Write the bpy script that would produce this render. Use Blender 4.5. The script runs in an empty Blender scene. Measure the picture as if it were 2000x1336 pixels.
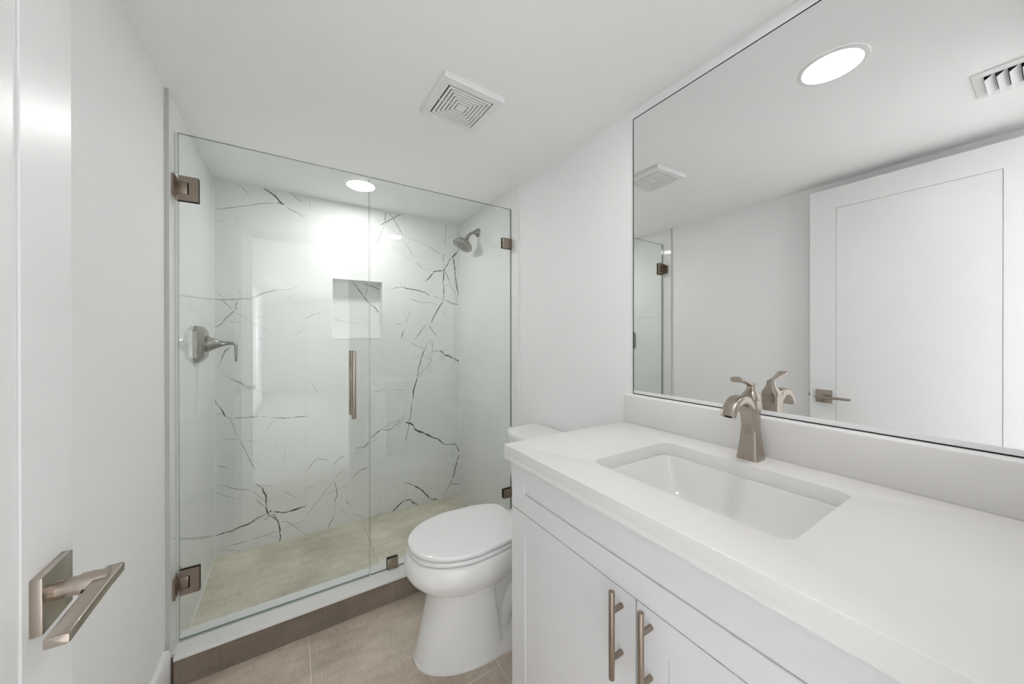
import bpy, bmesh, math, random
from mathutils import Vector, Matrix
random.seed(7)
S = bpy.context.scene
COL = S.collection
PI = math.pi

# ------------------------------------------------------------------ camera, light, exposure
H, W = 2.13, 1.4943              # ceiling height, right wall
WT = W - 0.012                   # face of the right shower tile
YB, YT, YG = 2.5255, 1.6928, 1.7655   # back wall, front edge of the shower tile, front face of the glass
PL = -0.012                      # painted left wall
ZS = 0.0124                      # shower floor
LENS_SHOWER, LENS_MAIN = 88.0, 54.0   # radiance of the recessed lamp lenses
DAY, FILL_PANEL = 4.0, 7.6             # radiance of the next room's daylit window and of the added fill panel
cam_d = bpy.data.cameras.new('camera'); cam = bpy.data.objects.new('camera', cam_d); COL.objects.link(cam)
cam_d.sensor_width = 36.0; cam_d.lens = 678.14 / 2000 * 36
cam_d.shift_y = (659.145 - 668.0) / 2000
cam_d.clip_start = 0.01
cam.matrix_world = (Matrix.Translation((0.3686, 0.0, 1.2475)) @ Matrix.Rotation(-0.56468, 4, 'Z')
                    @ Matrix.Rotation(PI/2 - 0.001703, 4, 'X') @ Matrix.Rotation(-0.001085, 4, 'Z'))
S.camera = cam
wd = bpy.data.worlds.new('world'); S.world = wd; wd.use_nodes = True
wd.node_tree.nodes['Background'].inputs[0].default_value = (0.9, 0.95, 1, 1)
wd.node_tree.nodes['Background'].inputs[1].default_value = 0.3
S.view_settings.view_transform = 'Standard'; S.view_settings.look = 'None'
S.view_settings.gamma = 1.0; S.view_settings.use_curve_mapping = False
S.view_settings.exposure = 0.17
S.cycles.max_bounces = 13; S.cycles.diffuse_bounces = 8; S.cycles.glossy_bounces = 6
S.cycles.transparent_max_bounces = 24

# ------------------------------------------------------------------ materials
def nodes(m):
    nt = m.node_tree
    return nt, nt.nodes, nt.links
def mat(name, color, rough=0.5, metal=0.0, spec=0.5, vary=0.0, vscale=4.0, bump=0.0, bscale=200.0, coat=0.0, stretch=None):
    m = bpy.data.materials.new(name); m.use_nodes = True
    nt, N, L = nodes(m); b = N['Principled BSDF']
    b.inputs['Base Color'].default_value = (*color, 1); b.inputs['Roughness'].default_value = rough
    b.inputs['Metallic'].default_value = metal; b.inputs['Specular IOR Level'].default_value = spec
    b.inputs['Coat Weight'].default_value = coat; b.inputs['Coat Roughness'].default_value = 0.03
    tc = N.new('ShaderNodeTexCoord'); mp = N.new('ShaderNodeMapping'); L.new(tc.outputs['Object'], mp.inputs['Vector'])
    if stretch: mp.inputs['Scale'].default_value = stretch
    if vary:
        n = N.new('ShaderNodeTexNoise'); n.inputs['Scale'].default_value = vscale; n.inputs['Detail'].default_value = 3
        r = N.new('ShaderNodeMapRange'); r.inputs['To Min'].default_value = 1 - vary; r.inputs['To Max'].default_value = 1 + vary
        x = N.new('ShaderNodeMix'); x.data_type = 'RGBA'; x.blend_type = 'MULTIPLY'; x.inputs[0].default_value = 1
        x.inputs[6].default_value = (*color, 1)
        L.new(mp.outputs[0], n.inputs['Vector']); L.new(n.outputs['Fac'], r.inputs['Value'])
        L.new(r.outputs[0], x.inputs[7]); L.new(x.outputs[2], b.inputs['Base Color'])
    if bump:
        n2 = N.new('ShaderNodeTexNoise'); n2.inputs['Scale'].default_value = bscale; n2.inputs['Detail'].default_value = 2
        bp = N.new('ShaderNodeBump'); bp.inputs['Strength'].default_value = bump; bp.inputs['Distance'].default_value = 0.002
        L.new(mp.outputs[0], n2.inputs['Vector']); L.new(n2.outputs['Fac'], bp.inputs['Height']); L.new(bp.outputs[0], b.inputs['Normal'])
    return m

M_paint = mat('white_wall_paint', (0.91, 0.91, 0.91), 0.55, spec=0.25, bump=0.03, bscale=160)
M_ceil = mat('white_ceiling_paint', (0.935, 0.935, 0.935), 0.7, spec=0.2, bump=0.03, bscale=120)
M_trim = mat('white_trim_paint', (0.86, 0.86, 0.86), 0.3, spec=0.5, bump=0.02, bscale=150)
M_door = mat('white_door_enamel', (0.82, 0.82, 0.82), 0.33, spec=0.45, bump=0.09, bscale=150)
M_cab = mat('white_cabinet_lacquer', (0.76, 0.76, 0.775), 0.3, spec=0.45, vary=0.006, vscale=6)
M_quartz = mat('white_quartz', (0.80, 0.79, 0.78), 0.22, spec=0.45, vary=0.012, vscale=90)
M_splash = mat('warm_white_quartz', (0.78, 0.765, 0.75), 0.3, spec=0.4, vary=0.012, vscale=90)
M_porc = mat('white_porcelain', (0.84, 0.84, 0.83), 0.05, spec=0.55, vary=0.004, vscale=3)
M_seat = mat('white_seat_plastic', (0.85, 0.85, 0.85), 0.1, spec=0.5, vary=0.004, vscale=3)
M_nickel = mat('brushed_nickel', (0.44, 0.385, 0.335), 0.27, 1.0, vary=0.04, vscale=30, bump=0.05, bscale=260, stretch=(1, 1, 0.05))
M_bronze = mat('brushed_bronze_nickel', (0.33, 0.272, 0.222), 0.30, 1.0, vary=0.04, vscale=30, bump=0.05, bscale=260, stretch=(0.05, 1, 1))
M_shownick = mat('shower_brushed_nickel', (0.36, 0.345, 0.31), 0.24, 1.0, vary=0.04, vscale=40, bump=0.03, bscale=300)
M_dark = mat('black_and_painted_shade', (0.012, 0.012, 0.013), 0.7, spec=0.2, vary=0.1)  # flat black: real black parts, and shade painted into gaps and cavities
M_darkmetal = mat('dark_hinge_edge', (0.05, 0.04, 0.035), 0.35, 0.8, vary=0.05, vscale=30)
M_plastic = mat('white_grille_plastic', (0.84, 0.84, 0.84), 0.35, vary=0.004)
M_grey_trim = mat('grey_tile_edge', (0.55, 0.55, 0.55), 0.4, vary=0.05, vscale=30)
M_white_edge = mat('white_edge_profile', (0.88, 0.88, 0.88), 0.25, vary=0.004)
M_grout = mat('white_caulk', (0.9, 0.9, 0.89), 0.4, vary=0.01, vscale=30)
M_chrome = mat('drain_nickel', (0.6, 0.57, 0.53), 0.2, 1.0, vary=0.03)
M_nozzle = mat('rubber_nozzle', (0.03, 0.03, 0.03), 0.5, vary=0.1)
M_faceplate = mat('spray_face_grey', (0.38, 0.37, 0.33), 0.35, 0.6, vary=0.05, vscale=60)
M_vinyl = mat('clear_vinyl_seal', (0.80, 0.83, 0.82), 0.12, spec=0.5, vary=0.01)
M_vinyl.node_tree.nodes['Principled BSDF'].inputs['Alpha'].default_value = 0.45
M_glass_edge = mat('green_glass_edge', (0.14, 0.19, 0.165), 0.08, spec=0.8, vary=0.2, vscale=3)

# sheet glass: a clear green-tinted sheet that lets light straight through and mirrors more at grazing angles
M_glass = bpy.data.materials.new('clear_shower_glass'); M_glass.use_nodes = True
nt, N, L = nodes(M_glass); N.remove(N['Principled BSDF'])
lw = N.new('ShaderNodeLayerWeight'); lw.inputs['Blend'].default_value = 0.5
pw = N.new('ShaderNodeMath'); pw.operation = 'POWER'; pw.inputs[1].default_value = 5
ml = N.new('ShaderNodeMath'); ml.operation = 'MULTIPLY_ADD'; ml.inputs[1].default_value = 0.95; ml.inputs[2].default_value = 0.042
tr = N.new('ShaderNodeBsdfTransparent'); tr.inputs[0].default_value = (0.945, 0.965, 0.953, 1)
gl = N.new('ShaderNodeBsdfGlossy'); gl.inputs['Roughness'].default_value = 0.0; gl.inputs['Color'].default_value = (1, 1, 1, 1)
mx = N.new('ShaderNodeMixShader')
L.new(lw.outputs['Facing'], pw.inputs[0]); L.new(pw.outputs[0], ml.inputs[0]); L.new(ml.outputs[0], mx.inputs[0])
L.new(tr.outputs[0], mx.inputs[1]); L.new(gl.outputs[0], mx.inputs[2]); L.new(mx.outputs[0], N['Material Output'].inputs[0])

M_mirror = bpy.data.materials.new('silvered_mirror'); M_mirror.use_nodes = True
nt, N, L = nodes(M_mirror); N.remove(N['Principled BSDF'])
g = N.new('ShaderNodeBsdfGlossy'); g.inputs['Color'].default_value = (0.90, 0.91, 0.905, 1); g.inputs['Roughness'].default_value = 0.0
L.new(g.outputs[0], N['Material Output'].inputs[0])

def emitter(name, col, st):
    m = bpy.data.materials.new(name); m.use_nodes = True
    b = m.node_tree.nodes['Principled BSDF']; b.inputs['Base Color'].default_value = (0.9, 0.9, 0.9, 1)
    b.inputs['Emission Color'].default_value = (*col, 1); b.inputs['Emission Strength'].default_value = st
    return m
M_lens_s = emitter('shower_lamp_lens', (1.0, 0.978, 0.98), LENS_SHOWER)
M_lens_m = emitter('main_lamp_lens', (1.0, 0.978, 0.98), LENS_MAIN)
M_daywin = emitter('daylit_window_glass', (0.93, 0.96, 1.0), DAY)
M_fill_panel = emitter('fill_panel_glow', (0.93, 0.96, 1.0), FILL_PANEL)  # glow of the added fill panel

TILE = (0.85, 0.852, 0.846)
def marble(name, vein=False):
    m = bpy.data.materials.new(name); m.use_nodes = True
    nt, N, L = nodes(m); b = N['Principled BSDF']; b.inputs['Roughness'].default_value = 0.045
    b.inputs['Specular IOR Level'].default_value = 0.38
    tc = N.new('ShaderNodeTexCoord')
    n = N.new('ShaderNodeTexNoise'); n.inputs['Scale'].default_value = 2.2; n.inputs['Detail'].default_value = 5
    L.new(tc.outputs['Object'], n.inputs['Vector'])
    cr = N.new('ShaderNodeValToRGB'); cr.color_ramp.elements[0].position = 0.3; cr.color_ramp.elements[1].position = 0.65
    cr.color_ramp.elements[0].color = (TILE[0]*0.955, TILE[1]*0.955, TILE[2]*0.955, 1); cr.color_ramp.elements[1].color = (*TILE, 1)
    L.new(n.outputs['Fac'], cr.inputs[0]); base = cr.outputs[0]
    uv = N.new('ShaderNodeUVMap'); uv.uv_map = 'UVMap'
    if not vein:
        br = N.new('ShaderNodeTexBrick'); br.offset = 0; br.squash = 1
        br.inputs['Scale'].default_value = 1; br.inputs['Brick Width'].default_value = 0.6155; br.inputs['Row Height'].default_value = 1.2166
        br.inputs['Mortar Size'].default_value = 0.0011; br.inputs['Mortar Smooth'].default_value = 0.2
        L.new(uv.outputs[0], br.inputs['Vector'])
        x = N.new('ShaderNodeMix'); x.data_type = 'RGBA'; x.inputs[7].default_value = (0.70, 0.71, 0.70, 1)
        L.new(br.outputs['Fac'], x.inputs[0]); L.new(base, x.inputs[6]); L.new(x.outputs[2], b.inputs['Base Color'])
    else:
        at = N.new('ShaderNodeAttribute'); at.attribute_name = 'vein'
        sp = N.new('ShaderNodeSeparateXYZ'); L.new(uv.outputs[0], sp.inputs[0])
        ab = N.new('ShaderNodeMath'); ab.operation = 'ABSOLUTE'; L.new(sp.outputs[1], ab.inputs[0])
        ss = N.new('ShaderNodeMapRange'); ss.interpolation_type = 'SMOOTHSTEP'
        ss.inputs['From Min'].default_value = 1.0; ss.inputs['From Max'].default_value = 0.35
        L.new(ab.outputs[0], ss.inputs['Value'])
        n2 = N.new('ShaderNodeTexNoise'); n2.inputs['Scale'].default_value = 45; n2.inputs['Detail'].default_value = 4
        L.new(tc.outputs['Object'], n2.inputs['Vector'])
        s2 = N.new('ShaderNodeMapRange'); s2.inputs['From Min'].default_value = 0.28; s2.inputs['From Max'].default_value = 0.46
        s2.inputs['To Min'].default_value = 0.4
        L.new(n2.outputs['Fac'], s2.inputs['Value'])
        m1 = N.new('ShaderNodeMath'); m1.operation = 'MULTIPLY'; L.new(ss.outputs[0], m1.inputs[0]); L.new(s2.outputs[0], m1.inputs[1])
        m2 = N.new('ShaderNodeMath'); m2.operation = 'MULTIPLY'; L.new(m1.outputs[0], m2.inputs[0]); L.new(at.outputs['Fac'], m2.inputs[1])
        x = N.new('ShaderNodeMix'); x.data_type = 'RGBA'; x.inputs[7].default_value = (0.03, 0.033, 0.03, 1)
        L.new(m2.outputs[0], x.inputs[0]); L.new(base, x.inputs[6]); L.new(x.outputs[2], b.inputs['Base Color'])
    return m
M_marble = marble('white_marble_tile'); M_vein = marble('marble_vein', True)

def floor_mat(name, c_lo, c_hi, grout, rot, off, bw, rh, boff, rough=0.38):
    m = bpy.data.materials.new(name); m.use_nodes = True
    nt, N, L = nodes(m); b = N['Principled BSDF']; b.inputs['Roughness'].default_value = rough; b.inputs['Specular IOR Level'].default_value = 0.35
    tc = N.new('ShaderNodeTexCoord')
    def noise(scale, detail, st):
        mp = N.new('ShaderNodeMapping'); mp.inputs['Scale'].default_value = st; L.new(tc.outputs['Object'], mp.inputs[0])
        n = N.new('ShaderNodeTexNoise'); n.inputs['Scale'].default_value = scale; n.inputs['Detail'].default_value = detail
        L.new(mp.outputs[0], n.inputs['Vector']); return n.outputs['Fac']
    a = noise(3.2, 6, (1, 1, 1)); f1 = noise(14, 4, (1.2, 22, 22)); f2 = noise(14, 4, (22, 1.2, 1.2)); g2 = noise(9, 5, (1, 3, 3))
    def add(p, q, wq):
        k = N.new('ShaderNodeMath'); k.operation = 'MULTIPLY_ADD'; k.inputs[1].default_value = wq
        L.new(q, k.inputs[0])
        if p is None: k.inputs[2].default_value = 0
        else: L.new(p, k.inputs[2])
        return k.outputs[0]
    s = add(None, a, 0.45); s = add(s, f1, 0.2); s = add(s, f2, 0.2); s = add(s, g2, 0.15)
    cr = N.new('ShaderNodeValToRGB'); cr.color_ramp.elements[0].position = 0.39; cr.color_ramp.elements[1].position = 0.61
    cr.color_ramp.elements[0].color = (*c_lo, 1); cr.color_ramp.elements[1].color = (*c_hi, 1); L.new(s, cr.inputs[0])
    mp = N.new('ShaderNodeMapping'); mp.vector_type = 'TEXTURE'; mp.inputs['Location'].default_value = off; mp.inputs['Rotation'].default_value = rot
    L.new(tc.outputs['Object'], mp.inputs[0])
    br = N.new('ShaderNodeTexBrick'); br.offset = boff; br.offset_frequency = 2; br.squash = 1
    br.inputs['Color1'].default_value = (0.94, 0.94, 0.94, 1); br.inputs['Color2'].default_value = (1.06, 1.06, 1.06, 1)
    br.inputs['Mortar'].default_value = (1, 1, 1, 1)
    br.inputs['Scale'].default_value = 1; br.inputs['Brick Width'].default_value = bw; br.inputs['Row Height'].default_value = rh
    br.inputs['Mortar Size'].default_value = 0.0013; br.inputs['Mortar Smooth'].default_value = 0.1; L.new(mp.outputs[0], br.inputs['Vector'])
    x0 = N.new('ShaderNodeMix'); x0.data_type = 'RGBA'; x0.blend_type = 'MULTIPLY'; x0.inputs[0].default_value = 1
    L.new(cr.outputs[0], x0.inputs[6]); L.new(br.outputs['Color'], x0.inputs[7])
    x = N.new('ShaderNodeMix'); x.data_type = 'RGBA'; x.inputs[7].default_value = (*grout, 1)
    L.new(br.outputs['Fac'], x.inputs[0]); L.new(x0.outputs[2], x.inputs[6]); L.new(x.outputs[2], b.inputs['Base Color'])
    bp = N.new('ShaderNodeBump'); bp.inputs['Strength'].default_value = 0.15; bp.inputs['Distance'].default_value = 0.001
    L.new(s, bp.inputs['Height']); L.new(bp.outputs[0], b.inputs['Normal'])
    return m
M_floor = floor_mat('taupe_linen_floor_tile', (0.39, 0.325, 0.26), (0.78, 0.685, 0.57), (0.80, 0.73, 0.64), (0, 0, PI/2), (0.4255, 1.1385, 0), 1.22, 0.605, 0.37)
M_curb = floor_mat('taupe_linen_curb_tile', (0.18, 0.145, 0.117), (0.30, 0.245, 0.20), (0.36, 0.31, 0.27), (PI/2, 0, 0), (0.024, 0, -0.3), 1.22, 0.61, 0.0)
M_sfloor = floor_mat('taupe_linen_shower_tile', (0.47, 0.43, 0.345), (0.87, 0.82, 0.68), (0.36, 0.34, 0.28), (0, 0, PI/2), (0.764, 2.16, 0), 1.22, 1.0, 0.5)

M_hall = mat('light_bounce_hall_floor', (0.78, 0.76, 0.73), 0.4, vary=0.05, vscale=3)  # unseen floor, kept pale to bounce light up to the bathroom ceiling

# ------------------------------------------------------------------ mesh helpers
class MB:
    """collects shapes; build() links them as one mesh object"""
    def __init__(s):
        s.bm = bmesh.new(); s.uv = s.bm.loops.layers.uv.new('UVMap')
    def quad(s, pts, mi=0, uvs=None):
        f = s.bm.faces.new([s.bm.verts.new(p) for p in pts]); f.material_index = mi
        if uvs:
            for l, u in zip(f.loops, uvs): l[s.uv].uv = u
        return f
    def merge(s, b, mi=None):
        me = bpy.data.meshes.new('tmp'); b.to_mesh(me); b.free()
        n = len(s.bm.faces); s.bm.from_mesh(me); bpy.data.meshes.remove(me)
        if mi is not None:
            s.bm.faces.ensure_lookup_table()
            for f in s.bm.faces[n:]: f.material_index = mi
        return s
    def box(s, x0, x1, y0, y1, z0, z1, bev=0.0, seg=2, mi=0, mat4=None):
        b = bmesh.new(); bmesh.ops.create_cube(b, size=1)
        for v in b.verts:
            v.co = Vector(((x0+x1)/2 + v.co.x*(x1-x0), (y0+y1)/2 + v.co.y*(y1-y0), (z0+z1)/2 + v.co.z*(z1-z0)))
        if bev: bmesh.ops.bevel(b, geom=b.edges[:], offset=bev, segments=seg, profile=0.5, affect='EDGES')
        if mat4: bmesh.ops.transform(b, matrix=mat4, verts=b.verts)
        return s.merge(b, mi)
    def loft(s, rings, mi=0, cap0=True, cap1=True, closed=True):
        b = bmesh.new(); R = [[b.verts.new(p) for p in r] for r in rings]; n = len(R[0])
        for a, c in zip(R, R[1:]):
            for i in range(n if closed else n-1):
                j = (i+1) % n
                try: b.faces.new((a[i], a[j], c[j], c[i]))
                except ValueError: pass
        if cap0: b.faces.new(R[0][::-1])
        if cap1: b.faces.new(R[-1])
        bmesh.ops.recalc_face_normals(b, faces=b.faces[:])
        return s.merge(b, mi)
    def tube(s, path, rads, n=20, mi=0):
        path = [Vector(p) for p in path]
        if not isinstance(rads, (list, tuple)): rads = [rads]*len(path)
        rings = []; up = None
        for i, p in enumerate(path):
            t = (path[min(i+1, len(path)-1)] - path[max(i-1, 0)]).normalized()
            if up is None: up = t.orthogonal().normalized()
            up = (up - t*up.dot(t)).normalized(); sd = t.cross(up)
            rings.append([p + (up*math.cos(2*PI*k/n) + sd*math.sin(2*PI*k/n))*rads[i] for k in range(n)])
        return s.loft(rings, mi)
    def cyl(s, p0, p1, r, n=24, mi=0, bev=0.0):
        p0, p1 = Vector(p0), Vector(p1)
        if not bev: return s.tube([p0, p1], r, n, mi)
        t = (p1-p0).normalized()
        return s.tube([p0, p0+t*bev*0.3, p0+t*bev, p1-t*bev, p1-t*bev*0.3, p1], [r-bev, r-bev*0.3, r, r, r-bev*0.3, r-bev], n, mi)
    def prism(s, outer, holes, z0, z1, mp=lambda p: p, mi=0):
        """flat polygon with holes in (u,v), thickened from z0 to z1; mp maps (u,v,w) to a point"""
        b = bmesh.new(); ed = []; loops = []
        for lp in [outer] + list(holes):
            vs = [b.verts.new((p[0], p[1], z0)) for p in lp]; loops.append(len(lp))
            for i in range(len(vs)): ed.append(b.edges.new((vs[i], vs[(i+1) % len(vs)])))
        r = bmesh.ops.triangle_fill(b, use_beauty=True, use_dissolve=False, edges=ed)
        fs = [f for f in r['geom'] if isinstance(f, bmesh.types.BMFace)]
        e = bmesh.ops.extrude_face_region(b, geom=fs)
        for v in e['geom']:
            if isinstance(v, bmesh.types.BMVert): v.co.z = z1
        for v in b.verts: v.co = Vector(mp(tuple(v.co)))
        bmesh.ops.recalc_face_normals(b, faces=b.faces[:])
        return s.merge(b, mi)
    def shaker(s, org, u, v, n, w, h, t, rails, dep, mi=0, gap=0.0012):
        """flat slab with a slightly recessed centre panel set in a fine open joint; org is the lower corner of the front face; rails = left,right,bottom,top"""
        org, u, v, n = Vector(org), Vector(u), Vector(v), Vector(n)
        P = lambda a, b_, c: org + u*a + v*b_ + n*c
        l, r, bo, to = rails; dj = dep + 0.007
        O = [(0, 0), (w, 0), (w, h), (0, h)]; I = [(l, bo), (w-r, bo), (w-r, h-to), (l, h-to)]
        I2 = [(l+gap, bo+gap), (w-r-gap, bo+gap), (w-r-gap, h-to-gap), (l+gap, h-to-gap)]
        for k in range(4):
            j = (k+1) % 4
            s.quad([P(*O[k], 0), P(*O[j], 0), P(*I[j], 0), P(*I[k], 0)], mi)
            s.quad([P(*I[k], 0), P(*I[j], 0), P(*I[j], -dj), P(*I[k], -dj)], mi)
            s.quad([P(*I[k], -dj), P(*I[j], -dj), P(*I2[j], -dj), P(*I2[k], -dj)], mi)
            s.quad([P(*I2[k], -dj), P(*I2[j], -dj), P(*I2[j], -dep), P(*I2[k], -dep)], mi)
            s.quad([P(*O[j], 0), P(*O[k], 0), P(*O[k], -t), P(*O[j], -t)], mi)
        s.quad([P(*q, -dep) for q in I2], mi)
        s.quad([P(*q, -t) for q in O[::-1]], mi)
        return s
    def build(s, name, mats, parent=None, org=(0, 0, 0), angle=35, weld=True):
        if weld: bmesh.ops.remove_doubles(s.bm, verts=s.bm.verts[:], dist=1e-6)
        me = bpy.data.meshes.new(name)
        if any(org): bmesh.ops.translate(s.bm, verts=s.bm.verts[:], vec=-Vector(org))
        s.bm.to_mesh(me); s.bm.free()
        for m in (mats if isinstance(mats, (list, tuple)) else [mats]): me.materials.append(m)
        for p in me.polygons: p.use_smooth = True
        me.set_sharp_from_angle(angle=math.radians(angle))
        o = bpy.data.objects.new(name, me); COL.objects.link(o)
        if parent is not None: o.parent = parent
        else: o.location = org
        return o

def tag(o, label=None, cat=None, group=None, kind=None):
    if label: o['label'] = label
    if cat: o['category'] = cat
    if group: o['group'] = group
    if kind: o['kind'] = kind
    return o
def thing(name, loc, label, cat, group=None):
    o = bpy.data.objects.new(name, None); COL.objects.link(o); o.location = loc; o.empty_display_size = 0.05
    return tag(o, label, cat, group)
def struct(o, label=None, cat=None):
    return tag(o, label, cat, None, 'structure')
def sup(cx, cy, hx, hy, z, n=2.0, k=40, rot=0.0):
    out = []
    for i in range(k):
        a = 2*PI*i/k + rot; c, s_ = math.cos(a), math.sin(a)
        out.append(Vector((cx + hx*math.copysign(abs(c)**(2/n), c), cy + hy*math.copysign(abs(s_)**(2/n), s_), z)))
    return out
def rrect(cx, cy, hx, hy, r, k=6):
    out = []
    for q, (sx, sy) in enumerate(((1, 1), (-1, 1), (-1, -1), (1, -1))):
        for i in range(k+1):
            a = PI/2*q + PI/2*i/k
            out.append((cx + sx*(hx-r) + r*math.cos(a), cy + sy*(hy-r) + r*math.sin(a)))
    return out

# ------------------------------------------------------------------ setting: floor, ceiling, walls
HX0, HX1, HY = -0.12, 4.2, -6.2    # the next room behind the doorway
mb = MB(); mb.box(HX0-0.1, HX1+0.1, HY-0.1, -0.07, -0.08, 0.0)
struct(mb.build('floor_hall', M_hall), 'unseen floor of the next room, made pale to bounce light', 'floor')
mb = MB(); mb.box(HX0-0.1, HX1+0.1, -0.07, 1.70, -0.08, 0.0)
struct(mb.build('floor', M_floor), 'taupe linen textured tile floor of the bathroom', 'floor')
mb = MB(); mb.box(-0.01, W-0.01, 1.70, YB, -0.08, ZS)
struct(mb.build('shower_floor', M_sfloor), 'pale taupe tile floor inside the glass shower', 'floor')
mb = MB(); mb.box(HX0-0.1, HX1+0.1, HY-0.1, YB+0.2, H, H+0.08)
struct(mb.build('ceiling', M_ceil), 'flat white painted bathroom ceiling', 'ceiling')
mb = MB(); mb.box(-0.11, PL, -0.015, YB+0.2, 0.0, H)
struct(mb.build('wall_left', M_paint), 'white painted wall behind the open door', 'wall')
mb = MB(); mb.box(W, W+0.1, -0.015, YB+0.2, 0.0, H)
struct(mb.build('wall_right', M_paint), 'white painted wall carrying the mirror', 'wall')
DX0, DX1, DH = 0.055, 0.825, 2.066
mb = MB(); mb.prism([(HX0, 0), (DX0, 0), (DX0, DH), (DX1, DH), (DX1, 0), (HX1, 0), (HX1, H), (HX0, H)], [[(1.75, 0.25), (4.1, 0.25), (4.1, 2.06), (1.75, 2.06)]], -0.13, -0.015, lambda p: (p[0], p[2], p[1]))
struct(mb.build('wall_near', M_paint), 'white painted wall with the doorway', 'wall')
# next room, seen only as the light through the doorway and as a reflection in the shower glass
WY0, WY1, WZ0, WZ1 = -4.75, -2.55, 0.03, 2.06
mb = MB(); mb.prism([(HY, 0), (-0.13, 0), (-0.13, H), (HY, H)], [[(WY0, WZ0), (WY1, WZ0), (WY1, WZ1), (WY0, WZ1)]], HX0-0.1, HX0, lambda p: (p[2], p[0], p[1]))
struct(mb.build('wall_hall_left', M_paint), 'white wall of the next room around its window', 'wall')
mb = MB(); mb.box(HX1, HX1+0.1, HY, -0.13, 0, H); struct(mb.build('wall_hall_right', M_paint), 'white wall of the next room', 'wall')
mb = MB(); mb.box(HX0, HX1, HY-0.1, HY, 0, H); struct(mb.build('wall_hall_end', M_paint), 'white end wall of the next room', 'wall')
win = MB(); win.box(HX0-0.08, HX0-0.07, WY0, WY1, WZ0, WZ1, mi=0)
wo = struct(win.build('window_1', M_daywin), 'tall daylit window with white blinds in the next room', 'window')
mb = MB(); mb.box(1.75, 4.1, -0.06, -0.05, 0.25, 2.06); struct(mb.build('fill_panel', M_fill_panel), 'added glowing fill panel in the next room, out of view', 'window')  # added panel, unseen beside the doorway, brightens the bathroom through the next room
fr = MB()
for a in (WY0, (WY0+WY1)/2-0.02, WY1-0.04): fr.box(HX0-0.07, HX0-0.03, a, a+0.04, WZ0, WZ1)
for a in (WZ0, WZ1-0.04): fr.box(HX0-0.07, HX0-0.03, WY0, WY1, a, a+0.04)
fr.build('window_frame', M_trim, wo)
bl = MB(); z = WZ0+0.05
while z < WZ1-0.03:
    bl.box(HX0-0.028, HX0-0.004, WY0+0.01, WY1-0.01, z, z+0.002, mat4=None); z += 0.042
bl.build('blind', M_plastic, wo)

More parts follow.
